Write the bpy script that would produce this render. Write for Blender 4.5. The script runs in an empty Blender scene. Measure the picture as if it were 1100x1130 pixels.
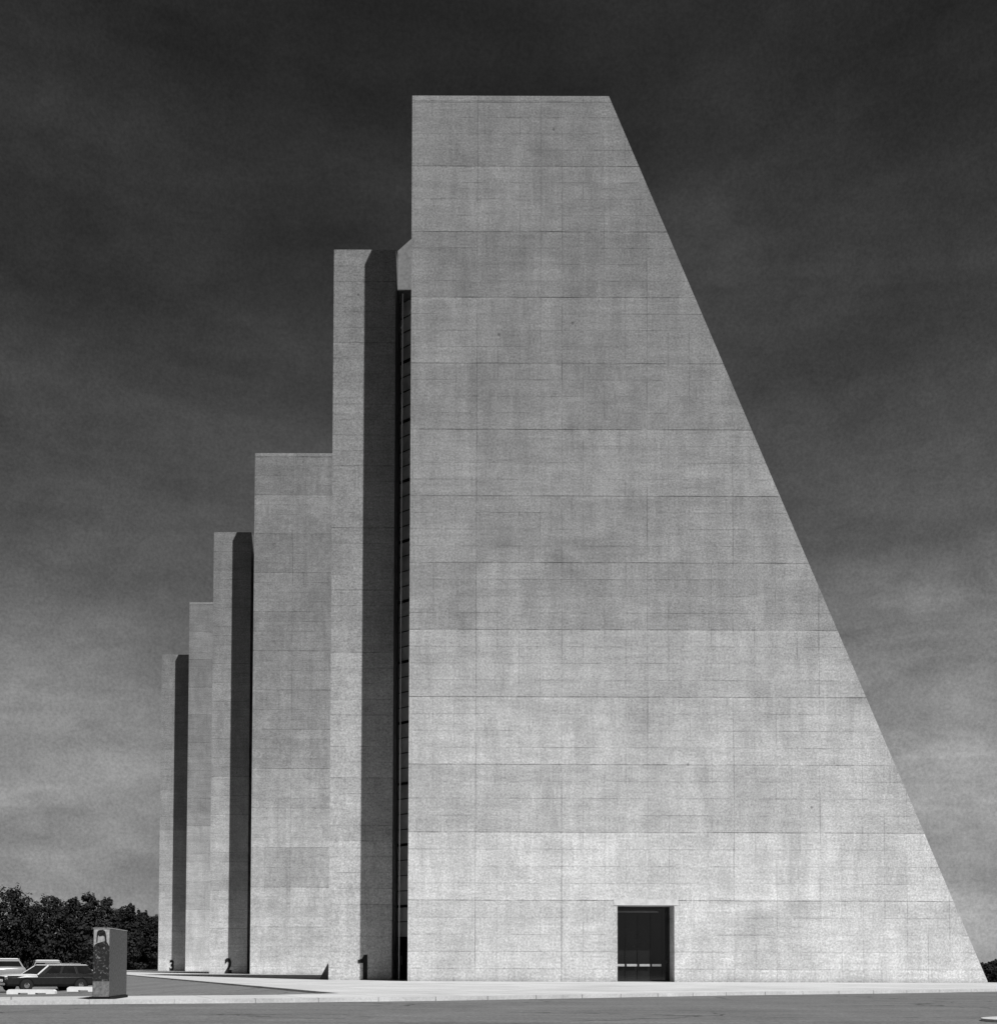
import bpy, bmesh, math, random
from mathutils import Vector, Matrix
random.seed(7)
scene = bpy.context.scene
C = scene.collection
EYE = 0.87
PH, SP = 50.1, (-18.15, 45.95)          # height of a tower, step from one to the next

# ------------------------------------------------------------------ helpers
def link(name, bm, mat, parent=None, smooth=False):
    me = bpy.data.meshes.new(name)
    bmesh.ops.recalc_face_normals(bm, faces=bm.faces)
    bm.to_mesh(me); bm.free()
    mats = mat if isinstance(mat, (list, tuple)) else [mat]
    for m in mats: me.materials.append(m)
    if smooth:
        for p in me.polygons: p.use_smooth = True
    o = bpy.data.objects.new(name, me); C.objects.link(o)
    if parent: o.parent = parent
    return o
def tag(o, label=None, cat=None, group=None, kind=None):
    if label: o['label'] = label
    if cat: o['category'] = cat
    if group: o['group'] = group
    if kind: o['kind'] = kind
    return o
def empty(name, loc=(0, 0, 0), rz=0):
    o = bpy.data.objects.new(name, None); C.objects.link(o)
    o.location = loc; o.rotation_euler = (0, 0, rz); o.empty_display_size = 0.3
    return o
def box(bm, a, b):
    x0, y0, z0 = a; x1, y1, z1 = b
    v = [bm.verts.new(p) for p in ((x0,y0,z0),(x1,y0,z0),(x1,y1,z0),(x0,y1,z0),(x0,y0,z1),(x1,y0,z1),(x1,y1,z1),(x0,y1,z1))]
    for f in ((0,3,2,1),(4,5,6,7),(0,1,5,4),(1,2,6,5),(2,3,7,6),(3,0,4,7)): bm.faces.new([v[i] for i in f])
    return v
def hull(bm, bot, top):
    """loft between two rings of the same length, capped"""
    n = len(bot)
    a = [bm.verts.new(p) for p in bot]; b = [bm.verts.new(p) for p in top]
    bm.faces.new(list(reversed(a))); bm.faces.new(b)
    for i in range(n):
        j = (i + 1) % n
        bm.faces.new((a[i], a[j], b[j], b[i]))
def bar(bm, p, q, r=0.02, n=6, r2=None):
    p, q = Vector(p), Vector(q); r2 = r if r2 is None else r2
    d = (q - p).normalized()
    s = d.cross(Vector((0, 0, 1))) if abs(d.z) < .95 else d.cross(Vector((1, 0, 0)))
    s.normalize(); t = d.cross(s)
    A, B = [], []
    for i in range(n):
        a = 2 * math.pi * i / n; o = s * math.cos(a) + t * math.sin(a)
        A.append(p + o * r); B.append(q + o * r2)
    hull(bm, A, B)
def quad(bm, pts): bm.faces.new([bm.verts.new(p) for p in pts])
def new(): return bmesh.new()
def lathe(bm, prof, n=20, axis='Y'):
    rings = []
    for r, h in prof:
        ring = []
        for i in range(n):
            a = 2 * math.pi * i / n
            ring.append(bm.verts.new((r * math.cos(a), h, r * math.sin(a))))
        rings.append(ring)
    for k in range(len(rings) - 1):
        for i in range(n):
            j = (i + 1) % n
            bm.faces.new((rings[k][i], rings[k][j], rings[k+1][j], rings[k+1][i]))
    bm.faces.new(rings[0]); bm.faces.new(list(reversed(rings[-1])))

# ------------------------------------------------------------------ materials
class NT:
    def __init__(s, name):
        s.m = bpy.data.materials.new(name); s.m.use_nodes = True
        s.t = s.m.node_tree; s.b = s.t.nodes['Principled BSDF']
    def n(s, typ, **kw):
        x = s.t.nodes.new(typ)
        for k, v in kw.items(): setattr(x, k, v)
        return x
    def l(s, a, b): s.t.links.new(a, b)
    def put(s, sock, v):
        if isinstance(v, bpy.types.NodeSocket): s.l(v, sock)
        elif v is not None: sock.default_value = v
    def math(s, op, a, b=None, c=None, clamp=False):
        x = s.n('ShaderNodeMath', operation=op, use_clamp=clamp)
        s.put(x.inputs[0], a); s.put(x.inputs[1], b); s.put(x.inputs[2], c)
        return x.outputs[0]
    def rng(s, v, a, b, c, d, smooth=False):
        x = s.n('ShaderNodeMapRange', interpolation_type='SMOOTHSTEP' if smooth else 'LINEAR')
        for i, q in enumerate((v, a, b, c, d)): s.put(x.inputs[i], q)
        return x.outputs[0]
    def noise(s, vec, scale, detail=4, rough=.6, dist=0, dims='3D'):
        x = s.n('ShaderNodeTexNoise', noise_dimensions=dims)
        if vec is not None: s.l(vec, x.inputs['Vector'])
        x.inputs['Scale'].default_value = scale; x.inputs['Detail'].default_value = detail
        x.inputs['Roughness'].default_value = rough; x.inputs['Distortion'].default_value = dist
        return x.outputs['Fac']
    def mapping(s, vec, sc):
        x = s.n('ShaderNodeMapping'); s.l(vec, x.inputs['Vector']); x.inputs['Scale'].default_value = sc
        return x.outputs[0]
    def grey(s, v):
        x = s.n('ShaderNodeCombineColor')
        for i in range(3): s.put(x.inputs[i], v)
        return x.outputs[0]
    def bump(s, h, strength=.3, dist=.02):
        x = s.n('ShaderNodeBump'); s.put(x.inputs['Height'], h)
        x.inputs['Strength'].default_value = strength; x.inputs['Distance'].default_value = dist
        s.l(x.outputs[0], s.b.inputs['Normal'])

def plain(name, v, rough=.6, metal=0., spec=.5, var=0.15, scale=6.):
    q = NT(name)
    geo = q.n('ShaderNodeTexCoord').outputs['Object']
    f = q.noise(geo, scale, 3)
    q.l(q.grey(q.rng(f, .3, .7, v * (1 - var), v * (1 + var))), q.b.inputs['Base Color'])
    q.b.inputs['Roughness'].default_value = rough; q.b.inputs['Metallic'].default_value = metal
    q.b.inputs['Specular IOR Level'].default_value = spec
    return q.m

FLOOR, F0 = 3.775, 4.49                 # lift height of the concrete pours, first joint
def concrete(name, stops, joint_x=None, tone=.15, coping=None, jlo=.08, jhi=.52):
    q = NT(name)
    obj = q.n('ShaderNodeTexCoord').outputs['Object']
    wpos = q.n('ShaderNodeNewGeometry').outputs['Position']
    sep = q.n('ShaderNodeSeparateXYZ'); q.l(obj, sep.inputs[0])
    X, Z = sep.outputs[0], sep.outputs[2]
    wob = q.math('MULTIPLY', q.math('SUBTRACT', q.noise(obj, .5, 3), .5), .10)
    zz = q.math('ADD', Z, wob)
    # ground bounce and falloff painted into the base colour: paler towards the ground
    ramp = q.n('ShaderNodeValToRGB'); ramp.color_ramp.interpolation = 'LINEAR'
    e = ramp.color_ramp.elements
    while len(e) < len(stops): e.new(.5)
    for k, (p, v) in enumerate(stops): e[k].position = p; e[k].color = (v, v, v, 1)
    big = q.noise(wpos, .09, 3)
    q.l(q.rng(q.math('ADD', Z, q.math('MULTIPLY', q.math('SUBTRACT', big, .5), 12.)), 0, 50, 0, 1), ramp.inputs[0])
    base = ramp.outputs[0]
    # one tone per pour, and per panel of a pour
    t = q.math('DIVIDE', q.math('SUBTRACT', zz, F0), FLOOR)
    row = q.math('FLOOR', t)
    wn = q.n('ShaderNodeTexWhiteNoise', noise_dimensions='1D'); q.l(row, wn.inputs['W'])
    f = q.rng(wn.outputs[0], 0, 1, 1 - tone * .55, 1 + tone * .55)
    if joint_x:
        px = q.math('FLOOR', q.math('DIVIDE', q.math('ADD', q.math('SUBTRACT', X, joint_x[0]), wob), joint_x[1] / 1))
        wn2 = q.n('ShaderNodeTexWhiteNoise', noise_dimensions='2D')
        cv = q.n('ShaderNodeCombineXYZ'); q.l(px, cv.inputs[0]); q.l(row, cv.inputs[1]); q.l(cv.outputs[0], wn2.inputs['Vector'])
        f = q.math('MULTIPLY', f, q.rng(wn2.outputs[0], 0, 1, 1 - tone * .4, 1 + tone * .4))
        board = q.math('FLOOR', q.math('DIVIDE', X, 1.19))
        wn3 = q.n('ShaderNodeTexWhiteNoise', noise_dimensions='2D')
        cv = q.n('ShaderNodeCombineXYZ'); q.l(board, cv.inputs[0]); q.l(row, cv.inputs[1]); q.l(cv.outputs[0], wn3.inputs['Vector'])
        f = q.math('MULTIPLY', f, q.rng(wn3.outputs[0], 0, 1, 1 - tone * .22, 1 + tone * .22))
    strip = q.math('FLOOR', q.math('DIVIDE', q.math('SUBTRACT', zz, F0), FLOOR / 4))
    wn4 = q.n('ShaderNodeTexWhiteNoise', noise_dimensions='1D'); q.l(strip, wn4.inputs['W'])
    f = q.math('MULTIPLY', f, q.rng(wn4.outputs[0], 0, 1, 1 - tone * .22, 1 + tone * .22))
    # clouds, streaks, grain
    f = q.math('MULTIPLY', f, q.rng(q.noise(wpos, .30, 7, .74, .9), .3, .7, .83, 1.17))
    f = q.math('MULTIPLY', f, q.rng(q.noise(q.mapping(wpos, (1.1, 1.1, .16)), 1., 4, .65), .3, .7, .89, 1.11))
    f = q.math('MULTIPLY', f, q.rng(q.noise(q.mapping(wpos, (.3, .3, 2.6)), 1., 4, .65), .3, .7, .91, 1.09))
    grain = q.noise(wpos, 9., 3, .85)
    f = q.math('MULTIPLY', f, q.rng(grain, .28, .72, .55, 1.45))
    # joints
    def line(v, period, off, w, lo, hi, vec, soft=.5):
        a = q.math('DIVIDE', q.math('SUBTRACT', v, off), period)
        d = q.math('MULTIPLY', q.math('ABSOLUTE', q.math('SUBTRACT', a, q.math('ROUND', a))), period)
        m = q.rng(d, w * soft, w, 1, 0)
        k = q.rng(q.noise(vec, .45, 4, .7), .42, .62, lo, hi)
        return q.math('SUBTRACT', 1, q.math('MULTIPLY', m, k))
    zs = q.math('ADD', Z, q.math('MULTIPLY', wob, .4))
    jm = q.math('MAXIMUM', line(zs, FLOOR, F0, .036, jlo, jhi, wpos), q.rng(Z, 2., 2.1, 1, 0))
    f = q.math('MULTIPLY', f, jm)
    # a paler lip just under every pour joint
    f = q.math('MULTIPLY', f, line(q.math('ADD', zs, .1), FLOOR, F0, .07, -.10, .03, wpos))
    f = q.math('MULTIPLY', f, line(zs, FLOOR / 4, F0, .032, .0, .36, q.mapping(wpos, (1, 1, 3))))
    if joint_x:
        xs = q.math('ADD', X, q.math('MULTIPLY', wob, .3))
        f = q.math('MULTIPLY', f, line(xs, joint_x[1], joint_x[0], .032, .0, .38, q.mapping(wpos, (3, 1, .5))))
        f = q.math('MULTIPLY', f, line(xs, 1.19, joint_x[0], .03, -.05, .26, q.mapping(wpos, (3, 1, .9))))
    if coping:
        f = q.math('MULTIPLY', f, line(zs, 1000., coping, .04, .35, .5, wpos))
        f = q.math('MULTIPLY', f, q.rng(Z, coping, coping + .02, 1, 1.12))
    f = q.math('MULTIPLY', f, q.rng(q.noise(q.mapping(wpos, (3.2, 3.2, .55)), 1., 5, .75, .3), .3, .7, .92, 1.08))
    f = q.math('MULTIPLY', f, q.rng(q.noise(q.mapping(wpos, (.9, .9, 7.)), 1., 4, .75), .3, .7, .92, 1.08))
    # rust and rain runs hanging below the joints
    dj = q.math('FRACT', q.math('SUBTRACT', 0., t))
    run = q.math('MULTIPLY', q.rng(dj, 0, .55, 1, 0), q.rng(q.noise(q.mapping(wpos, (2.6, 2.6, .05)), 1., 3, .7), .55, .75, 0, .22))
    f = q.math('MULTIPLY', f, q.math('SUBTRACT', 1, run))
    # tie holes and dark spots
    vo = q.n('ShaderNodeTexVoronoi'); q.l(wpos, vo.inputs['Vector']); vo.inputs['Scale'].default_value = .33
    f = q.math('MULTIPLY', f, q.rng(vo.outputs['Distance'], .018, .035, .55, 1))
    f = q.math('MULTIPLY', f, q.rng(q.math('ADD', Z, q.math('MULTIPLY', wob, 2.)), .0, .28, .72, 1))      # splash dirt at the foot
    mul = q.math('MULTIPLY', base, f)
    q.l(q.grey(mul), q.b.inputs['Base Color'])
    q.b.inputs['Roughness'].default_value = .92; q.b.inputs['Specular IOR Level'].default_value = .15
    q.bump(q.math('ADD', q.math('MULTIPLY', grain, .5), jm), .35, .03)
    return q.m

HEIGHT_LIGHT = [(0, .57), (.16, .46), (.33, .355), (.5, .272), (.70, .222), (.88, .205), (1, .222)]
M = {}
M['wall'] = concrete('board_marked_concrete_wall', HEIGHT_LIGHT, (-.79, 4.77), coping=49.72)
M['tower'] = concrete('concrete_tower', [(p, v * .98) for p, v in HEIGHT_LIGHT], tone=.14, jlo=.0, jhi=.30)
M['parapet'] = plain('parapet_concrete', .2, .9, spec=.1, var=.2)
M['lintel'] = plain('pale_lintel_concrete', .56, .9, spec=.1, var=.15, scale=4)
M['shadow_wedge'] = plain('dark_shadow_wedge', .16, .9, spec=.1, var=.2)
M['glass'] = plain('dark_glass', .012, .06, spec=.5, var=.3, scale=.6)
M['facade'] = plain('mirror_glass_facade', .02, .05, spec=.7, var=.3, scale=.5)
M['blind'] = plain('pale_blind_behind_glass', .7, .25, var=.25, scale=.8)
M['frame'] = plain('bronze_frame', .03, .4, .3)
M['alu'] = plain('pale_aluminium', .85, .3, .9)
M['frame_pale'] = plain('grey_header', .12, .5, .2)
M['mullion'] = plain('pale_mullion_paint', .75, .6, var=.35, scale=.35)
M['return_shade_strip'] = plain('grey_shade_strip', .16, .7)
M['steel'] = plain('brushed_steel', .6, .3, .6)
M['black'] = plain('black_paint', .008, .7, spec=.1)
M['numeral'] = plain('worn_black_numeral_paint', .022, .8, spec=.1, var=.5, scale=5)
M['dark'] = plain('dark_granite', .05, .7, var=.35, scale=30)
M['bark'] = plain('bark', .05, .9)
M['kerb_white'] = plain('white_paint_on_concrete', .75, .8, spec=.2, var=.08, scale=5)
M['rubber'] = plain('tyre_rubber', .006, .8)
M['chrome'] = plain('chrome', .75, .12, 1., var=.05)
M['paint_pale'] = plain('pale_car_paint', .62, .3, var=.03)
M['paint_dark'] = plain('dark_car_paint', .02, .22, var=.1)
M['paint_grey'] = plain('grey_car_paint', .25, .25, var=.05)
M['car_glass'] = plain('car_window_glass', .012, .06, var=.3, scale=2)
M['wood'] = plain('dark_wood_side_panel', .014, .45, spec=.3, var=.3)
M['lamp'] = plain('lamp_glass', .5, .1)

def ground_mat(name, v, speck=.22, scale=14, patch=.12, streak=.1, joints=None, rough=.95, cracks=False):
    q = NT(name)
    p = q.n('ShaderNodeNewGeometry').outputs['Position']
    f = q.rng(q.noise(p, .3, 5, .62, .6), .3, .7, 1 - patch, 1 + patch)
    f = q.math('MULTIPLY', f, q.rng(q.noise(p, 1.1, 5, .75, 1.5), .60, .72, 1, 1 - patch * 1.6))
    g = q.noise(p, scale, 4, .75)
    f = q.math('MULTIPLY', f, q.rng(g, .25, .75, 1 - speck, 1 + speck))
    f = q.math('MULTIPLY', f, q.rng(q.noise(q.mapping(p, (.12, 1.2, 1)), 1., 4, .6), .3, .7, 1 - streak, 1 + streak))
    if cracks:
        vm = q.n('ShaderNodeVectorMath', operation='ADD'); q.l(p, vm.inputs[0])
        nz_ = q.n('ShaderNodeTexNoise'); q.l(p, nz_.inputs['Vector']); nz_.inputs['Scale'].default_value = 1.2; nz_.inputs['Detail'].default_value = 5
        q.l(nz_.outputs['Color'], vm.inputs[1])
        vo = q.n('ShaderNodeTexVoronoi', feature='DISTANCE_TO_EDGE'); q.l(vm.outputs[0], vo.inputs['Vector']); vo.inputs['Scale'].default_value = .16
        keep = q.rng(q.noise(p, .12, 2), .45, .55, 0, 1)
        ck = q.math('MULTIPLY', q.rng(vo.outputs['Distance'], .004, .010, .55, 0), keep)
        f = q.math('MULTIPLY', f, q.math('SUBTRACT', 1, ck))
        f = q.math('MULTIPLY', f, q.rng(q.noise(p, .55, 3, .5), .62, .75, 1, .72))
    if joints:
        s = q.n('ShaderNodeSeparateXYZ')
        vr = q.n('ShaderNodeVectorRotate', rotation_type='Z_AXIS'); q.l(p, vr.inputs['Vector']); vr.inputs['Angle'].default_value = joints[1]
        q.l(vr.outputs[0], s.inputs[0])
        for k in (0, 1):
            a = q.math('DIVIDE', s.outputs[k], joints[0])
            d = q.math('MULTIPLY', q.math('ABSOLUTE', q.math('SUBTRACT', a, q.math('ROUND', a))), joints[0])
            f = q.math('MULTIPLY', f, q.rng(d, .012, .03, .55, 1))
    q.l(q.grey(q.math('MULTIPLY', f, v)), q.b.inputs['Base Color'])
    q.b.inputs['Roughness'].default_value = rough; q.b.inputs['Specular IOR Level'].default_value = .12
    q.bump(g, .4, .02)
    return q.m
M['paving'] = ground_mat('concrete_paving', .53, .22, 12, .16, .12, (2.4, -.39))
M['kerb'] = ground_mat('kerb_concrete', .50, .22, 14, .16, .1)
M['asphalt'] = ground_mat('asphalt', .158, .6, 16, .14, .16, cracks=True)
M['lot'] = ground_mat('asphalt_lot', .175, .5, 9, .14, .1, cracks=True)
M['grass'] = ground_mat('rough_grass', .05, .5, 3, .3, .1)

def leaf_mat(name, v):
    q = NT(name)
    p = q.n('ShaderNodeNewGeometry').outputs['Position']
    f = q.noise(p, .45, 3, .6)
    g = q.noise(p, 3., 2, .6)
    q.l(q.grey(q.math('MULTIPLY', q.rng(f, .3, .7, v * .55, v * 1.5), q.rng(g, .3, .7, .7, 1.3))), q.b.inputs['Base Color'])
    q.b.inputs['Roughness'].default_value = .8; q.b.inputs['Specular IOR Level'].default_value = .1
    return q.m
M['leaf'] = leaf_mat('dark_foliage', .021)
M['leaf_pale'] = leaf_mat('paler_foliage', .029)  # slightly paler leaves for the feathery trees

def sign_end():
    """mottled end of the pylon: pale plate, dark mottled figure-like patch, grey foot"""
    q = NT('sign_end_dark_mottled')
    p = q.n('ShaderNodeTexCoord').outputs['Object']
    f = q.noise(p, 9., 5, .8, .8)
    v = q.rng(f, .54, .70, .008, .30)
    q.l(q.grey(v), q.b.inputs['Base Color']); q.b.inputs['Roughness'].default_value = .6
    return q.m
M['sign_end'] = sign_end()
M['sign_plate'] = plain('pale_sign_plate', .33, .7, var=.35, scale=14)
M['end_patch'] = plain('dark_patch_tone', .02, .7, spec=.1, var=.9, scale=26)
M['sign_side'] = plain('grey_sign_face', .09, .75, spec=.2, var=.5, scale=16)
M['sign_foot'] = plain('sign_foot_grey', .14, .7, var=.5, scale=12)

# ------------------------------------------------------------------ setting: ground, road, parking lot, pavement
def poly_slab(name, pts, z1, z0, mat):
    bm = new(); hull(bm, [(x, y, z0) for x, y in pts], [(x, y, z1) for x, y in pts])
    return link(name, bm, mat)
FRONT = [(-60, 10.5), (-30, 21.2), (-11.66, 27.71), (-5.99, 29.75), (-1.49, 32.0), (2.78, 35.1), (7.89, 38.86), (15.45, 43.1), (20.43, 46.5), (30, 52.6), (44, 61.5)]
EDGE = [(-74, 204), (-21.78, 77.6), (-15.65, 62.8), (-9.43, 47.8), (-4.66, 36.2)]
STRIP = [(-6.32, 34.0), (-10.09, 32.4), (-13.08, 31.05), (-30, 23.6), (-60, 9.8)]
pave = FRONT + [(44, 66.2), (28.6, 66.2), (28.6, 101), (12, 103), (12, 150), (-6, 152), (-6, 204)] + EDGE + STRIP
tag(poly_slab('pavement', pave, 0, -.9, M['paving']), kind='structure')

kin = FRONT
bm = new()
for (xa, ya), (xb, yb) in zip(FRONT, FRONT[1:]):        # kerb stones along the road edge, with open joints
    a, b = Vector((xa, ya)), Vector((xb, yb)); L_ = (b - a).length; d = (b - a) / L_; n_ = Vector((d.y, -d.x))
    m = max(1, round(L_ / 1.8)); st_ = L_ / m
    for i in range(m):
        p, q_ = a + d * (i * st_ + .012), a + d * ((i + 1) * st_ - .012)
        o1, o2 = n_ * .035, n_ * -.16
        hull(bm, [(*(p + o1), -.3), (*(q_ + o1), -.3), (*(q_ + o2), -.3), (*(p + o2), -.3)],
                 [(*(p + o1), .012), (*(q_ + o1), .012), (*(q_ + o2), .018), (*(p + o2), .018)])
tag(link('kerb', bm, M['kerb']), kind='structure')
def sm(t):
    t = max(0., min(1., t)); return t * t * (3 - 2 * t)
def lot_h(x, y):
    d1 = (x + 4.66) * -.924 + (y - 36.2) * -.382      # away from the diagonal edge of the paving
    d2 = (x + 13.08) * -.40 + (y - 31.05) * .915      # behind the footpath
    d = min(d1, d2)
    h = -.07 - .53 * sm(d / 8.5)
    return h + .40 * sm((y - 63.5) / 4.) * sm((d - 4) / 5)   # the far parking row stands a little higher
bm = new(); nx, ny = 90, 110; gv = {}
for i in range(nx + 1):
    for j in range(ny + 1):
        x = -95 + 92 * i / nx; y = 4 + 150 * j / ny
        gv[i, j] = (x, y)
vv = {}
def front_y(x):
    for (xa, ya), (xb, yb) in zip(FRONT, FRONT[1:]):
        if xa <= x <= xb: return ya + (yb - ya) * (x - xa) / (xb - xa)
    return FRONT[0][1]
for i in range(nx):
    for j in range(ny):
        cs = [(i, j), (i+1, j), (i+1, j+1), (i, j+1)]
        if all(gv[c][1] > front_y(gv[c][0]) + .3 for c in cs):
            for c in cs:
                if c not in vv: vv[c] = bm.verts.new((*gv[c], lot_h(*gv[c])))
            bm.faces.new([vv[c] for c in cs])
tag(link('parking_lot', bm, M['lot'], smooth=True), kind='structure')
rd = [(-60, -60), (90, -60), (90, 72), (44, 61.9)] + [(x, y + .35) for x, y in reversed(FRONT[:-1])]
bm = new(); bm.faces.new([bm.verts.new((x, y, -.10)) for x, y in rd])
tag(link('road', bm, M['asphalt']), kind='structure')
bm = new(); S = 5000.
rings = [0, 150, 400, 1200, 5000]
quad(bm, [(-S, -S, -.95), (S, -S, -.95), (S, S, -.95), (-S, S, -.95)])
tag(link('ground', bm, M['grass']), kind='structure')
# rounded kerb island in the road, lower right
pts = []
ix, iy = 10.75, 20.75
for k in range(24):
    a = math.pi / 2 + math.pi * k / 23
    pts.append((ix + 1.9 * math.cos(a), iy + 1.35 * math.sin(a)))
pts += [(19, 18.3), (20, 23.0)]
bm = new(); hull(bm, [(x, y, -.3) for x, y in pts], [(x, y, -.05) for x, y in pts])
tag(link('kerb_island', bm, M['kerb']), kind='structure')

# ------------------------------------------------------------------ the towers (local origin: ground, front wall plane at y=0, x as seen from the camera)
def slope_x(z): return 27.48 - .4165 * z
def make_tower():
    root = empty('office_tower')
    # front wall: slab with a doorway; thick below the roof, a thin screen above it
    bm = new()
    L, D0, D1, H = -4.5, 7.06, 10.2, 4.23
    def pris(pts, y0, y1): hull(bm, [(x, y0, z) for x, z in pts], [(x, y1, z) for x, z in pts])
    pris([(L, -.6), (D0, -.6), (D0, H), (L, H)], 0, 1.95)
    pris([(D1, -.6), (slope_x(-.6), -.6), (slope_x(H), H), (D1, H)], 0, 1.95)
    pris([(D0, -.6), (D1, -.6), (D1, 0.004), (D0, 0.004)], 0, 1.95)
    pris([(L, H), (slope_x(H), H), (slope_x(43.9), 43.9), (L, 43.9)], 0, 1.95)
    pris([(L, 43.9), (slope_x(43.9), 43.9), (slope_x(PH), PH), (L, PH)], 0, .75)
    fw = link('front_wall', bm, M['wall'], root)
    # service tower / side wall, running back with a sloped rear edge
    bm = new()
    yb0, ytop, zt = 31.0, 12.3, 44.2
    ring = [(4.8, -.6), (yb0 + .25, -.6), (ytop, zt), (4.8, zt)]
    hull(bm, [(-9.52, y, z) for y, z in ring], [(-5.78, y, z) for y, z in ring])
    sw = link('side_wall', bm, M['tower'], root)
    # glass body with two raking faces
    bm = new(); zr = 42.5
    bot = [(-4.3, 1.9), (27.2, 1.9), (27.2, 30.8), (-5.9, 30.8), (-5.9, 9.32), (-4.3, 7.72)]
    top = [(-4.3, 1.9), (27.2 - .4165 * zr, 1.9), (27.2 - .4165 * zr, 30.8 - .424 * zr), (-5.9, 30.8 - .424 * zr), (-5.9, 9.32), (-4.3, 7.72)]
    # leave the entrance bay free
    hull(bm, [(x, y, 4.3) for x, y in [(b[0] + (t[0]-b[0])*4.3/zr, b[1] + (t[1]-b[1])*4.3/zr) for b, t in zip(bot, top)]], [(x, y, zr) for x, y in top])
    low = [(b[0] + (t[0]-b[0])*4.3/zr, b[1] + (t[1]-b[1])*4.3/zr) for b, t in zip(bot, top)]
    sub = lambda r: [(x, max(y, 2.25)) for x, y in r]
    hull(bm, [(x, y, 0) for x, y in sub(bot)], [(x, y, 4.3) for x, y in sub(low)])
    body = link('glass_facade', bm, M['facade'], root)
    bm = new()
    for k in range(1, 12):                                  # floor bands on the raking faces
        z = F0 + FLOOR * (k - 1)
        if z > zr: break
        bxx = 27.2 - .4165 * z; byy = 30.8 - .424 * z
        box(bm, (bxx - .06, 1.97, z - .06), (bxx + .05, byy + .05, z + .06))
        box(bm, (-5.7, byy - .06, z - .06), (bxx - .07, byy + .05, z + .06))
    link('floor_band', bm, M['frame'], root)
    # parapet set across the slot, its coping sloped
    bm = new()
    yp = 6.1
    hull(bm, [(-5.77, yp, 42.45), (-4.9, yp, 42.5), (-4.3, yp, 42.5), (-2.4, yp, 42.5), (-2.4, yp, 47.4), (-4.3, yp, 46.15), (-4.9, yp, 45.75), (-5.77, yp, 44.95)],  # far end, unseen behind the front wall, added to block sun from the slot
         [(-5.77, 9.0, 42.3), (-4.9, 8.2, 42.3), (-4.3, 7.6, 42.3), (-2.4, 7.6, 42.3), (-2.4, 6.9, 47.4), (-4.3, 6.9, 46.15), (-4.9, 6.9, 45.75), (-5.77, 6.9, 44.95)])
    link('parapet', bm, M['parapet'], root)
    bm = new(); bar(bm, (-5.36, 5.0, 0), (-5.36, 5.0, 41.6), .034, 8); link('slot_mullion', bm, M['mullion'], root)  # the slot's pale mullion, moved forward to pick up more light
    # window wall in the slot: pale post, dark transoms, panes
    wroot = empty('slot_window'); wroot.parent = root
    A, B = Vector((-5.76, 7.5)), Vector((-4.34, 6.25)); d = (B - A).normalized(); n = Vector((-.707, -.707))
    bm = new()
    def ribbon(s0, s1, z0, z1, off, dep):
        p, q = A + d * s0, A + d * s1
        r = [(*(p + n * off), z0), (*(q + n * off), z0), (*(q + n * (off + dep)), z0), (*(p + n * (off + dep)), z0)]
        hull(bm, r, [(x, y, z1) for x, y, _ in r])
    ribbon(0, 1.88, 2.6, 42.29, .02, .04); link('pane', bm, M['blind'], wroot)
    bm = new(); ribbon(.0, .235, 0, 42.2, .07, .05)
    link('return_shade_strip', bm, M['return_shade_strip'], wroot)  # grey strip added in place of the side wall's shaded return
    for k in range(44):
        bm = new(); z = F0 - 3 * FLOOR / 4 + k * FLOOR / 4
        thick = .16 if (k - 3) % 4 == 0 else .045
        if z > 42.1: break
        ribbon(.24, 1.88, z - thick / 2, z + thick / 2, .07, .06 if thick > .1 else .04)
        link('transom', bm, M['frame'], wroot)
    bm = new(); ribbon(0, 1.88, 0.01, 2.55, .02, .035)
    dr = link('door', bm, M['black'], wroot)
    bm = new(); ribbon(.62, .66, .9, 1.5, .075, .05); link('handle', bm, M['steel'], dr)
    # lintel strip over the front doorway
    bm = new(); box(bm, (6.86, -.025, 4.235), (10.42, .03, 4.56)); link('lintel', bm, M['lintel'], root)
    # entrance doors deep in the opening
    e = empty('entrance_door'); e.parent = root
    bm = new(); box(bm, (7.07, 1.72, .03), (10.19, 1.78, 4.22)); link('pane', bm, M['glass'], e)
    bm = new(); box(bm, (7.07, 1.62, 3.9), (9.55, 1.70, 4.0)); link('header_rail', bm, M['frame_pale'], e)
    for x in (7.06, 7.66, 8.36, 9.09, 9.74):
        bm = new(); box(bm, (x + .015, 1.64, .02), (x + .045, 1.71, 3.88)); link('stile', bm, M['glass'], e)
    for x0, x1 in ((7.15, 7.63), (7.75, 8.33), (8.47, 9.06), (9.18, 9.70)):
        bm = new(); box(bm, (x0, 1.55, .86), (x1, 1.61, .99)); link('push_bar', M and bm, M['steel'], e)
    bm = new(); box(bm, (7.07, 1.63, .02), (10.19, 1.70, .09)); link('threshold', bm, M['frame'], e)
    return root
def copy_tree(o, parent=None):
    c = o.copy(); C.objects.link(c)
    if parent: c.parent = parent
    for ch in list(o.children): copy_tree(ch, c)
    return c
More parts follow.
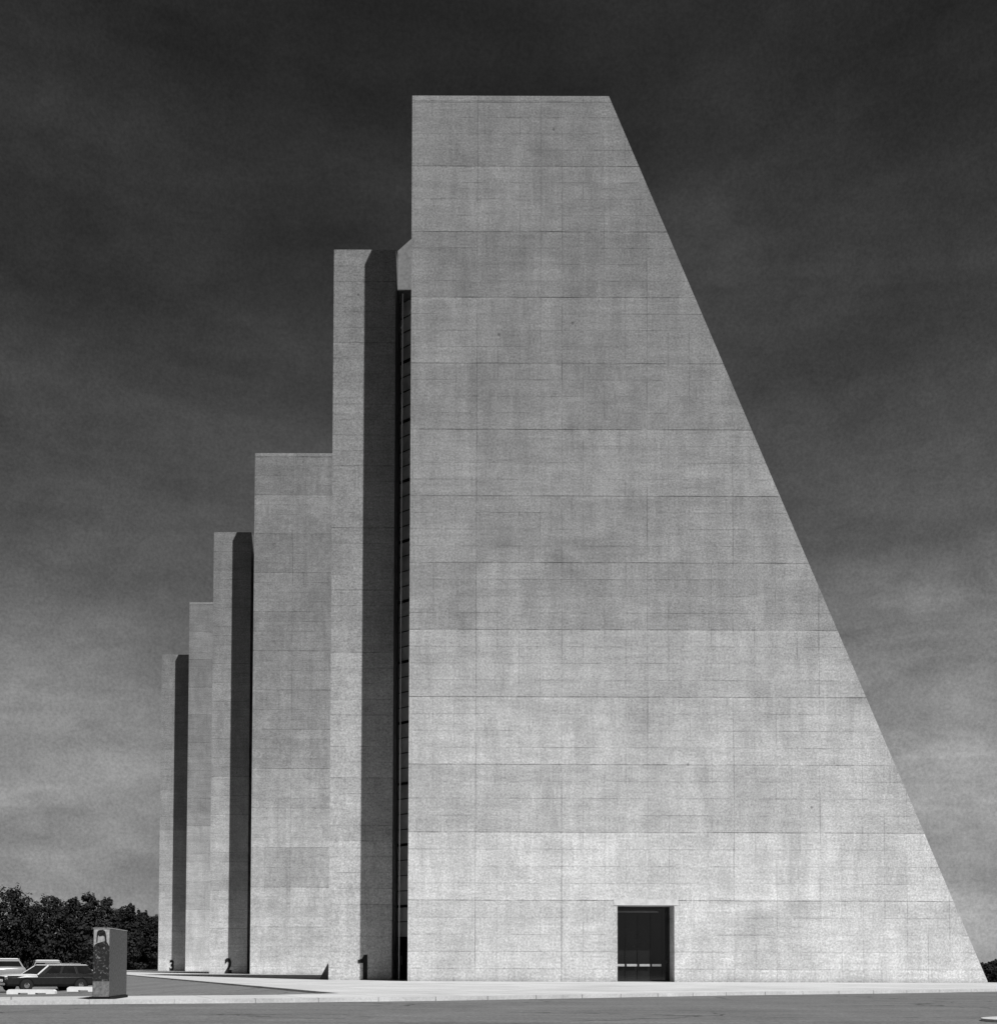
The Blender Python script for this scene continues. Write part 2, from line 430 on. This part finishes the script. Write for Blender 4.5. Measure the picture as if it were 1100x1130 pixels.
def numeral(ch, parent):
    """bold black figure painted on the service tower, straddling its middle"""
    if ch == '1':
        bm = new()
        pts = [(.08, 0), (.34, 0), (.34, 1.46), (.14, 1.46), (.02, 1.22), (-.22, 1.17), (-.22, .98), (.08, .98)]
        hull(bm, [(x, 0, z) for x, z in pts], [(x, .03, z) for x, z in pts])
    else:
        cu = bpy.data.curves.new('numeral', 'FONT'); cu.body = ch; cu.size = 1; cu.offset = .038; cu.extrude = .01
        t = bpy.data.objects.new('numeral_outline', cu); C.objects.link(t)
        dg = bpy.context.evaluated_depsgraph_get(); dg.update()
        me = bpy.data.meshes.new_from_object(t.evaluated_get(dg))
        bpy.data.objects.remove(t); bpy.data.curves.remove(cu)
        bm = new(); bm.from_mesh(me); bpy.data.meshes.remove(me)
        xs = [v.co.x for v in bm.verts]; ys = [v.co.y for v in bm.verts]
        s = 1.52 / (max(ys) - min(ys)); cx = (max(xs) + min(xs)) / 2; y0 = min(ys)
        for v in bm.verts: v.co = ((v.co.x - cx) * s * .70, -v.co.z, (v.co.y - y0) * s)
        zs = 0
    o = link('numeral', bm, M['numeral'], parent)
    o.location = (-7.56 if ch == '1' else -7.62, 4.8 - .034, .03)
    return o
tower = make_tower()
towers = [tower] + [copy_tree(tower) for _ in range(2)]
LAB = ['nearest concrete office tower, numbered 1, with a dark doorway and raking right edge',
       'middle concrete office tower of the row, numbered 2, partly behind the nearest tower',
       'farthest concrete office tower of the row, numbered 3, smallest and beside the trees']
for k, t in enumerate(towers):
    t.location = (SP[0] * k, 64.0 + SP[1] * k , 0)
    tag(t, LAB[k], 'office tower', 'concrete office towers stepping back in a row')
    numeral('123'[k], t)

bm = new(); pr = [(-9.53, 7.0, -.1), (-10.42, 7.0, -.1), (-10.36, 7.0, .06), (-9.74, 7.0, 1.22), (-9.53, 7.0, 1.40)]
hull(bm, pr, [(x, y + 2.2, z) for x, y, z in pr]); link('shadow_wedge', bm, M['shadow_wedge'], tower)  # dark wedge added to stand in for a triangular cast shadow

# ------------------------------------------------------------------ sign pylon
sg = empty('sign_pylon', (-9.40, 28.78, 0), math.radians(7))
tag(sg, 'upright grey slab sign with a dark mottled end standing on the footpath', 'sign')
W, DP, H = .41, 2.25, 1.775
bm = new(); box(bm, (-W, 0, .07), (0, DP, H)); bmesh.ops.bevel(bm, geom=bm.edges[:], offset=.012, segments=1, affect='EDGES')
link('slab', bm, M['sign_side'], sg)
bm = new(); box(bm, (-W - .06, -.05, 0.002), (.03, DP + .04, .07)); link('base', bm, M['black'], sg)
bm = new(); box(bm, (-W - .002, -.006, H - .012), (.006, DP + .004, H + .008)); link('cap', bm, M['sign_plate'], sg)
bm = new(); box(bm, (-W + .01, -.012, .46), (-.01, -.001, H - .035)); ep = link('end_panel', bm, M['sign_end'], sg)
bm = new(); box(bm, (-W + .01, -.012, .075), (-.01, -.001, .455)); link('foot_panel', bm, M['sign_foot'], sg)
def flat(pts, y0, y1, name, mat, par):
    bm = new(); k = W / .505; hull(bm, [(x * k, y0, z) for x, z in pts], [(x * k, y1, z) for x, z in pts]); return link(name, bm, mat, par)
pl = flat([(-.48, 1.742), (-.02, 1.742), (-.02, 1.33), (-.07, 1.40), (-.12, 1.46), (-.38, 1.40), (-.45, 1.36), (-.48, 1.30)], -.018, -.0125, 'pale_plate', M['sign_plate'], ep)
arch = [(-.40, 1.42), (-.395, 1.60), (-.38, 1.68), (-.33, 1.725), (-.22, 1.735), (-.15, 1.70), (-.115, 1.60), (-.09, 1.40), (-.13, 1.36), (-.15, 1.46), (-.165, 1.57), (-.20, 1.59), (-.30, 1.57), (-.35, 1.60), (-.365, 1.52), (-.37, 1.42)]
flat(arch, -.024, -.0185, 'dark_patch', M['end_patch'], ep)  # abstract dark patch on the end panel
flat([(-.36, 1.41), (-.16, 1.38), (-.13, 1.34), (-.20, 1.30), (-.30, 1.31), (-.37, 1.36)], -.0235, -.0185, 'dark_patch', M['end_patch'], ep)

# ------------------------------------------------------------------ wheel stops
def wheel_stop(x, y, label, rz=0.02):
    # long white block with two drain slots cut from below
    L, h, w = 2.35, .24, .16
    pts = [(-L/2, 0), (-.62, 0), (-.62, .075), (-.14, .075), (-.14, 0), (.22, 0), (.22, .075), (.74, .075), (.74, 0), (L/2, 0), (L/2, h * .7), (L/2 - .1, h), (-L/2 + .1, h), (-L/2, h * .7)]
    bm = new(); hull(bm, [(px, -w, pz) for px, pz in pts], [(px, w, pz) for px, pz in pts])
    o = link('wheel_stop', bm, M['kerb_white'])
    o.location = (x, y, lot_h(x, y) - .005); o.rotation_euler = (0, 0, rz)
    tag(o, label, 'wheel stop', 'white concrete wheel stops in front of the cars')
wheel_stop(-22.5, 57.2, 'white concrete wheel stop directly in front of the dark station wagon, left one')
wheel_stop(-19.65, 57.5, 'white concrete wheel stop partly hidden behind the upright sign slab')

# ------------------------------------------------------------------ cars
def lerp(a, b, t): return a + (b - a) * t
def make_car(name, wagon, paint, side=None):
    root = empty(name)
    st = [(-2.66, .84, .44, .80), (-2.55, .93, .34, .88), (-1.6, .985, .28, .92), (0, 1.0, .27, .92), (1.2, .99, .28, .91), (2.35, .96, .32, .87), (2.58, .92, .40, .82), (2.66, .86, .46, .76)]
    bm = new(); rings = []
    for x, w, zb, zt in st:
        half = [(w - .10, zb), (w - .01, zb + .12), (w, lerp(zb, zt, .55)), (w - .02, zt - .07), (w - .08, zt), (w * .5, zt + .025)]
        r = [(x, 0, zb)] + [(x, y, z) for y, z in half] + [(x, 0, zt + .035)] + [(x, -y, z) for y, z in reversed(half)]
        rings.append([bm.verts.new(p) for p in r])
    for a, b in zip(rings, rings[1:]):
        for i in range(len(a)):
            j = (i + 1) % len(a); bm.faces.new((a[i], a[j], b[j], b[i]))
    bm.faces.new(rings[0]); bm.faces.new(list(reversed(rings[-1])))
    link('body', bm, side if side else paint, root, True)
    if side:
        bm = new(); rows = []
        for x, w, zb_, zt_ in ((.9, .92, .28, .915), (1.5, .93, .28, .91), (2.35, .90, .32, .87), (2.6, .84, .4, .81)):
            rows.append([bm.verts.new((x, y * w, zt_ + .012 + .03 * (1 - y * y))) for y in (-1, -.8, -.4, 0, .4, .8, 1)])
            rows[-1] = [bm.verts.new((x, -(w + (.095 if x < 2.3 else .06)), zt_ - .13))] + rows[-1] + [bm.verts.new((x, w + (.095 if x < 2.3 else .06), zt_ - .13))]
        for p, n_ in zip(rows, rows[1:]):
            for i in range(8): bm.faces.new((p[i], p[i+1], n_[i+1], n_[i]))
        link('bonnet', bm, paint, root, True)
    # greenhouse
    if wagon: bx0, bx1, tx0, tx1, zt = -2.52, .92, -2.06, .20, 1.40
    else: bx0, bx1, tx0, tx1, zt = -1.75, .92, -1.05, .22, 1.37
    zb, wb, wt, vt = .90, .90, .70, (.90 if wagon else .74)
    def P(u, s, v, out=0):           # u along, s side (+1/-1), v up: a point on the side of the greenhouse
        return (lerp(lerp(bx0, bx1, u), lerp(tx0, tx1, u), v), s * (lerp(wb, wt, v) + out), lerp(zb, zt, v))
    bm = new()
    hull(bm, [(bx0, -wb, zb), (bx1, -wb, zb), (bx1, wb, zb), (bx0, wb, zb)], [(tx0, -wt, zt), (tx1, -wt, zt), (tx1, wt, zt), (tx0, wt, zt)])
    link('cabin', bm, side if side else paint, root)
    bm = new()
    rr = [(tx0 - .06, -wt - .02), (tx0 + .1, -wt - .03), (tx1 - .1, -wt - .03), (tx1 + .05, -wt - .02), (tx1 + .05, wt + .02), (tx1 - .1, wt + .03), (tx0 + .1, wt + .03), (tx0 - .06, wt + .02)]
    hull(bm, [(x, y, zt + .004) for x, y in rr], [(lerp(x, (tx0+tx1)/2, .07), y * .82, zt + .055) for x, y in rr])
    link('roof', bm, M['paint_pale'], root)
    cuts = [(.03, .30), (.34, .60), (.64, .88)] if wagon else [(.18, .50), (.54, .90)]
    for s in (1, -1):
        for u0, u1 in cuts:
            bm = new()
            f = [P(u0, s, .10, .006), P(u1, s, .10, .006), P(u1 - .015, s, vt, .006), P(u0 + .01, s, vt, .006)]
            g = [(x, y - s * .02, z) for x, y, z in f]; hull(bm, g, f)
            win = link('side_window', bm, M['car_glass'], root)
            bm = new()
            bar(bm, (f[0][0], f[0][1] + s * .004, f[0][2]), (f[1][0], f[1][1] + s * .004, f[1][2]), .012)
            bar(bm, (f[0][0], f[0][1] + s * .004, f[0][2]), (f[3][0], f[3][1] + s * .004, f[3][2]), .012)
            link('trim', bm, M['chrome'], win)
        bm = new()           # pale windscreen post and drip rail
        bar(bm, P(.985, s, 0, .0), P(.985, s, 1, .0), .045, 8); link('windscreen_post', bm, paint if wagon else M['chrome'], root)
        bm = new(); bar(bm, P(0.0, s, 1.0, .03), P(1, s, 1.0, .03), .02, 6); link('drip_rail', bm, M['chrome'], root)
    for nm, xb, xt, o in (('windscreen', bx1, tx1, .008), ('rear_window', bx0, tx0, -.008)):
        bm = new()
        f = [(lerp(xb, xt, v) + o, y * lerp(wb, wt, v), lerp(zb, zt, v)) for y, v in ((-.9, .08), (.9, .08), (.9, vt), (-.9, vt))]
        hull(bm, [(x - math.copysign(.02, o), y, z) for x, y, z in f], f); link(nm, bm, M['car_glass'], root)
    # sides: dark panel framed by a bright strip
    if side:
        for s in (1, -1):
            bm = new()
            pts = [(-2.45, .31), (2.2, .31), (2.36, .55), (2.3, .84), (-2.42, .865)]
            xs = [-2.5, -1.6, -.8, 0, .6, 1.2, 1.8, 2.35, 2.5]
            def wid(x):
                for p, n_ in zip(st, st[1:]):
                    if p[0] <= x <= n_[0]: return lerp(p[1], n_[1], (x - p[0]) / (n_[0] - p[0]))
            rows = []
            for x in xs:
                w_ = wid(x)
                rows.append([bm.verts.new((x, s * (w_ + o), z)) for o, z in ((-.06, .33), (.006, .42), (.008, .62), (.006, .76), (-.012, .865))])
            for p, n_ in zip(rows, rows[1:]):
                for i in range(4): bm.faces.new((p[i], p[i+1], n_[i+1], n_[i]))
            pn = link('side_panel', bm, side, root)
            bm = new()
            for a, b in (((-2.5, 0, .77), (-1.6, 0, .77)), ((-1.6, 0, .77), (0, 0, .77)), ((0, 0, .77), (1.2, 0, .77)), ((1.2, 0, .77), (2.3, 0, .76))): bar(bm, (a[0], s * (wid(a[0]) + .006), a[2]), (b[0], s * (wid(b[0]) + .006), b[2]), .016, 6)
            link('trim', bm, M['chrome'], pn)
    # front and rear
    bm = new(); box(bm, (2.58, -.86, .44), (2.672, .86, .78)); gr = link('grille', bm, M['black'], root)
    bm = new()
    for z in (.54, .60, .66): box(bm, (2.67, -.76, z), (2.685, .76, z + .015))
    link('grille_bar', bm, M['chrome'], gr)
    for y in (-.70, -.50, .50, .70):
        bm = new(); lathe(bm, [(.085, 0), (.085, .03), (.04, .05)], 14)
        o = link('headlight', bm, M['lamp'], root); o.location = (2.675, y, .61); o.rotation_euler = (0, 0, -math.pi / 2)
    for x0, x1 in ((2.62, 2.76), (-2.76, -2.62)):
        bm = new(); box(bm, (x0, -.95, .38), (x1, .95, .50)); bmesh.ops.bevel(bm, geom=bm.edges[:], offset=.03, segments=2, affect='EDGES')
        link('bumper', bm, M['chrome'], root)
    for y in (-.8, .8):
        bm = new(); box(bm, (-2.69, y - .1, .56), (-2.655, y + .1, .76)); link('tail_light', bm, M['paint_grey'], root)
    for x in (-1.55, 1.5):
        for s in (1, -1):
            bm = new(); lathe(bm, [(.24, .0), (.34, .01), (.35, .05), (.35, .17), (.33, .2), (.22, .205)], 24)
            w = link('wheel', bm, M['rubber'], root, False); w.location = (x, s * .82 + (0 if s > 0 else -.0), .35)
            if s < 0: w.rotation_euler = (0, 0, math.pi)
            bm = new(); lathe(bm, [(.15, .19), (.145, .215), (.10, .225), (.05, .24)], 20); link('hubcap', bm, M['chrome'], w)
            bm = new()
            ar = [(x + .41 * math.cos(a), .35 + .41 * math.sin(a)) for a in [math.pi * k / 12 for k in range(13)]]
            ar = ar + [(x - .41, .27), (x + .41, .27)]
            hull(bm, [(px, s * .96, pz) for px, pz in ar], [(px, s * 1.009, pz) for px, pz in ar]); link('wheel_arch', bm, M['black'], root)
    if wagon:
        for y in (-.55, .55):
            bm = new(); bar(bm, (tx0 + .3, y, zt + .12), (tx1 - .5, y, zt + .12), .018)
            for x in (tx0 + .3, tx1 - .5, (tx0 + tx1) / 2 - .1): bar(bm, (x, y, zt + .03), (x, y, zt + .12), .015)
            link('roof_rail', bm, M['chrome'], root)
    return root
def put(car, x, y, heading, label):
    car.location = (x, y, lot_h(x, y)); car.rotation_euler = (0, 0, heading)
    tag(car, label, 'car', 'cars in the parking lot on the left')
wag = make_car('station_wagon', True, M['paint_pale'], M['wood'])
put(wag, -23.9, 62.5, math.pi + math.radians(48), 'dark sided station wagon with a pale bonnet and long side windows, beside the sign')
sed = make_car('parked_car', False, M['paint_grey'])
put(sed, -28.9, 69.2, math.pi / 2 + .5, 'pale roofed sedan cut off by the left edge of the photo')
sed2 = copy_tree(sed)
put(sed2, -27.2, 71.5, math.radians(-66), 'pale roofed car of which only the roof shows above the station wagon')

# ------------------------------------------------------------------ trees
def leaves(bm, c, rad, n, s0, s1, rnd):
    for _ in range(n):
        while True:
            p = Vector((rnd.uniform(-1, 1), rnd.uniform(-1, 1), rnd.uniform(-1, 1)))
            if .25 < p.length <= 1: break
        p = p * (p.length ** -.35)
        q = Vector(c) + Vector((p.x * rad[0], p.y * rad[1], p.z * rad[2]))
        a = Vector((rnd.gauss(0, 1), rnd.gauss(0, 1), rnd.gauss(0, 1))).normalized()
        nn = (p.normalized() * .9 + Vector((0, 0, .35)) + Vector((rnd.gauss(0, .45), rnd.gauss(0, .45), rnd.gauss(0, .45)))).normalized()
        a = a.cross(nn).normalized(); b = nn.cross(a)
        s = rnd.uniform(s0, s1)
        v = [bm.verts.new(q + a * s), bm.verts.new(q + b * s * .7), bm.verts.new(q - a * s), bm.verts.new(q - b * s * .7)]
        bm.faces.new(v)
def tree(name, x, y, base, h, w, label, cat, group, mat, seed, kind='round', n=4200):
    rnd = random.Random(seed)
    root = empty(name, (x, y, base))
    tag(root, label, cat, group)
    bm = new()
    bar(bm, (0, 0, -.3), (0, 0, h * .62), h * .022, 9, h * .010)
    for k in range(9):
        a = rnd.uniform(0, 6.28); z0 = h * rnd.uniform(.2, .6); r = w * .42
        bar(bm, (0, 0, z0), (r * math.cos(a), r * math.sin(a), z0 + h * rnd.uniform(.12, .3)), h * .008, 6, h * .003)
    link('trunk', bm, M['bark'], root)
    bm = new(); cl = 70
    for k in range(cl):
        t = (k + rnd.random()) / cl                # from low to high
        if kind == 'round': prof = math.sin(math.pi * min(1, (t * .76 + .24))) ** .5
        elif kind == 'spire': prof = (1 - t) ** .75 * .9 + .08
        else: prof = (1 - t * t) ** .6 * .9 + .1 * rnd.random()
        a = rnd.uniform(0, 6.283); r = w * .5 * prof * rnd.uniform(.15, .95) ** .7
        cr = w * rnd.uniform(.07, .17)
        z = min(h * lerp(.06, .97, t), h - cr * .7)
        leaves(bm, (r * math.cos(a), r * math.sin(a), z), (cr * 1.15, cr * 1.15, cr * rnd.uniform(.6, .9)), n // cl, .08 + h * .005, .15 + h * .011, rnd)
    leaves(bm, (0, 0, h * .5), (w * .36, w * .36, h * .4), n // 3, .1 + h * .006, .2 + h * .014, rnd)
    for k in range(14):                            # loose twigs that roughen the outline
        t = rnd.uniform(.5, 1); a = rnd.uniform(0, 6.283); r = w * .5 * (1 - t) ** .4
        leaves(bm, (r * math.cos(a), r * math.sin(a), h * lerp(.5, 1.0, t)), (w * .05, w * .05, w * .09), 22, .08 + h * .004, .12 + h * .009, rnd)
    link('crown', bm, mat, root)
    return root
TG = 'dark trees beyond the parking lot'
def at(px, Y): return (px - 540) / 1280 * Y
TREES = [  # photo x, top y, width px, depth, kind, label
    (-62, 980, 62, 214, 'round', None), (-22, 986, 56, 206, 'round', 'dark round tree cut off by the left edge of the picture'),
    (14, 976, 50, 205, 'round', 'tallest dark round-topped tree near the left edge of the picture'),
    (36, 996, 36, 220, 'loose', 'lower dark tree in the dip between the two round-topped trees'),
    (56, 985, 40, 203, 'round', 'broad dark domed tree above the station wagon roof'),
    (80, 987, 28, 212, 'loose', 'narrow dark tree just left of the sign with a small peaked top'),
    (97, 983, 32, 200, 'loose', 'loose feathery tree directly above the left end of the sign'),
    (118, 987, 30, 207, 'loose', 'dark feathery tree directly above the sign slab'),
    (131, 1000, 26, 215, 'round', 'lower dark tree in the notch right of the sign'),
    (144, 994, 24, 200, 'spire', 'pointed dark tree right of the sign, like a spire'),
    (159, 1004, 26, 208, 'loose', 'dark sloping tree beside the pointed one'),
    (174, 1008, 26, 203, 'round', 'dark low tree touching the left wall of the farthest tower'),
    (196, 1008, 26, 214, 'round', None)]
for k, (px, ty, wpx, Y, kind, lab) in enumerate(TREES):
    sc = Y / 1280; base = -.95
    h = (1064.3 + .003 * (px) - ty) * sc + EYE - base
    if lab is None: lab = 'dark tree just outside the left edge of the picture' if px < 0 else 'dark tree hidden behind the farthest tower'
    if px > 180: continue
    if px < -40: continue
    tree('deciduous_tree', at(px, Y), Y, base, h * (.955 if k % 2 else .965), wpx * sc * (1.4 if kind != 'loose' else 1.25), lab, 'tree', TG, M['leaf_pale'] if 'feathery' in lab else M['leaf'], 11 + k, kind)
# an undergrowth belt that closes the gaps between the trunks
rnd = random.Random(5); bm = new()
for k in range(150):
    x = at(-90 + 330 * k / 150, 222); leaves(bm, (x, 222 + rnd.uniform(-3, 3), -.5 + rnd.uniform(0, 7)), (2.2, 2, 2.0), 60, .25, .5, rnd)
tag(link('undergrowth', bm, M['leaf']), 'dark undergrowth closing the gaps between the tree trunks', 'undergrowth', kind='stuff')
SH = [(1086, 1063.5, 26, 112, 'low dark bush touching the foot of the raking wall edge'),
      (1099, 1060.5, 26, 118, 'dark bush at the right edge of the picture, a little taller')]
for k, (px, ty, wpx, Y, lab) in enumerate(SH):
    sc = Y / 1280; h = (1067.2 - ty) * sc + EYE + .95
    o = tree('shrub', at(px, Y), Y, -.95, h, wpx * sc * 1.3, lab, 'shrub', 'dark bushes beyond the paving on the right', M['leaf'], 70 + k, 'round', 3000)

# ------------------------------------------------------------------ sky, sun, camera
sun_dir = Vector((.66, -1.0, 1.42)).normalized()
el = math.asin(sun_dir.z); az = math.atan2(sun_dir.x, sun_dir.y)
w = bpy.data.worlds.new('World'); scene.world = w; w.use_nodes = True
nt = w.node_tree; N = nt.nodes; N.clear()
def wn(t, **k):
    x = N.new(t)
    for a, b in k.items(): setattr(x, a, b)
    return x
def wmath(op, a, b=None, clamp=False):
    x = wn('ShaderNodeMath', operation=op, use_clamp=clamp)
    for i, v in enumerate((a, b)):
        if isinstance(v, bpy.types.NodeSocket): nt.links.new(v, x.inputs[i])
        elif v is not None: x.inputs[i].default_value = v
    return x.outputs[0]
sky = wn('ShaderNodeTexSky', sky_type='NISHITA', sun_disc=False, sun_elevation=el, sun_rotation=az, altitude=200, air_density=1, dust_density=.6, ozone_density=2)
sep = wn('ShaderNodeSeparateColor'); nt.links.new(sky.outputs[0], sep.inputs[0])
red = sep.outputs[0]                        # a red filter on black-and-white film: blue sky goes dark
tc = wn('ShaderNodeTexCoord'); sx = wn('ShaderNodeSeparateXYZ'); nt.links.new(tc.outputs['Generated'], sx.inputs[0])
SKYFIT = [(0, .22), (1, .02)]
ramp = wn('ShaderNodeValToRGB'); nt.links.new(sx.outputs[2], ramp.inputs[0])
FIT = [(0.0, .24), (.09, .215), (.20, .165), (.31, .105), (.41, .066), (.52, .040), (.65, .026), (1, .02)]
e = ramp.color_ramp.elements
while len(e) < len(FIT): e.new(.5)
for k, (p, v) in enumerate(FIT): e[k].position = p; e[k].color = (v, v, v, 1)
# thin cirrus
mp = wn('ShaderNodeMapping'); nt.links.new(tc.outputs['Generated'], mp.inputs[0])
mp.inputs['Rotation'].default_value = (0, math.radians(8), 0); mp.inputs['Scale'].default_value = (1.7, 1.7, 5.6)
mp.inputs['Location'].default_value = (.35, 0, .2)
nz = wn('ShaderNodeTexNoise'); nt.links.new(mp.outputs[0], nz.inputs['Vector'])
nz.inputs['Scale'].default_value = 1.5; nz.inputs['Detail'].default_value = 6; nz.inputs['Roughness'].default_value = .55; nz.inputs['Distortion'].default_value = .5
mr = wn('ShaderNodeMapRange'); nt.links.new(nz.outputs['Fac'], mr.inputs[0])
for i, v in ((1, .3), (2, .72), (3, .66), (4, 1.55)): mr.inputs[i].default_value = v
lum = wmath('MULTIPLY', ramp.outputs[0], mr.outputs[0])
lum = wmath('MULTIPLY', lum, wmath('ADD', .8, wmath('MULTIPLY', wmath('MINIMUM', red, 12.), .03)))
def cloud_patch(px, py, rad, amp, scale):
    global lum
    d = (f_cam + r_cam * ((px - 540) / 1280) + u_cam * ((1021 - py) / 1280)).normalized()
    dot = wn('ShaderNodeVectorMath', operation='DOT_PRODUCT'); nt.links.new(tc.outputs['Generated'], dot.inputs[0]); dot.inputs[1].default_value = d
    m = wn('ShaderNodeMapRange', interpolation_type='SMOOTHSTEP'); nt.links.new(dot.outputs['Value'], m.inputs[0])
    for i, v in ((1, math.cos(math.radians(rad))), (2, 1.0), (3, 0.), (4, 1.)): m.inputs[i].default_value = v
    z = wn('ShaderNodeTexNoise'); nt.links.new(mp.outputs[0], z.inputs['Vector']); z.inputs['Scale'].default_value = scale; z.inputs['Detail'].default_value = 7; z.inputs['Roughness'].default_value = .62; z.inputs['Distortion'].default_value = .8
    k = wn('ShaderNodeMapRange'); nt.links.new(z.outputs['Fac'], k.inputs[0])
    for i, v in ((1, .35), (2, .7), (3, .25), (4, 1.4)): k.inputs[i].default_value = v
    lum = wmath('MULTIPLY', lum, wmath('ADD', 1., wmath('MULTIPLY', wmath('MULTIPLY', m.outputs[0], k.outputs[0]), amp)))
T = math.radians(2.0)
f_cam = Vector((0, math.cos(T), math.sin(T))); u_cam = Vector((0, -math.sin(T), math.cos(T))); r_cam = Vector((1, 0, 0))
for a_ in ((1075, 820, 11, .62, 3.), (1060, 600, 8, .22, 3.), (980, 930, 8, .3, 4.), (880, 500, 6, -.3, 2.), (30, 620, 9, .18, 3.), (140, 60, 9, .35, 2.5), (70, 850, 10, .30, 4.), (830, 250, 7, .3, 3.), (220, 250, 8, -.2, 3.)):
    cloud_patch(*a_)
for sc_, am_ in ((9., .10), (60., .07), (420., .16)):     # mottled thin cloud
    z = wn('ShaderNodeTexNoise'); nt.links.new(tc.outputs['Generated'], z.inputs['Vector']); z.inputs['Scale'].default_value = sc_; z.inputs['Detail'].default_value = 3; z.inputs['Roughness'].default_value = .7
    k = wn('ShaderNodeMapRange'); nt.links.new(z.outputs['Fac'], k.inputs[0])
    for i, v in ((1, .3), (2, .7), (3, 1 - am_), (4, 1 + am_)): k.inputs[i].default_value = v
    lum = wmath('MULTIPLY', lum, k.outputs[0])
cmb = wn('ShaderNodeCombineColor')
for i in range(3): nt.links.new(lum, cmb.inputs[i])
bg = wn('ShaderNodeBackground'); nt.links.new(cmb.outputs[0], bg.inputs[0]); bg.inputs[1].default_value = 1.0
out = wn('ShaderNodeOutputWorld'); nt.links.new(bg.outputs[0], out.inputs[0])

sl = bpy.data.lights.new('sun', 'SUN'); sl.energy = 5.0; sl.angle = math.radians(.5); sl.color = (1, 1, 1)
so = bpy.data.objects.new('sun', sl); C.objects.link(so); so.rotation_euler = sun_dir.to_track_quat('Z', 'Y').to_euler()

cam = bpy.data.cameras.new('camera'); co = bpy.data.objects.new('camera', cam); C.objects.link(co)
cam.sensor_fit = 'VERTICAL'; cam.sensor_height = 36.0
cam.lens = 36.0 * 1280 / 1130
cam.shift_x = 10 / 1130; cam.shift_y = (1021 - 565) / 1130
cam.clip_end = 20000
T, RL = math.radians(2.0), .003
f = Vector((0, math.cos(T), math.sin(T))); u0 = Vector((0, -math.sin(T), math.cos(T))); r0 = Vector((1, 0, 0))
r = r0 * math.cos(RL) + u0 * math.sin(RL); u = u0 * math.cos(RL) - r0 * math.sin(RL)
co.matrix_world = Matrix(((r.x, u.x, -f.x, 0), (r.y, u.y, -f.y, 0), (r.z, u.z, -f.z, EYE), (0, 0, 0, 1)))
scene.camera = co
scene.view_settings.view_transform = 'Standard'; scene.view_settings.look = 'None'
scene.view_settings.exposure = 0; scene.view_settings.gamma = 1
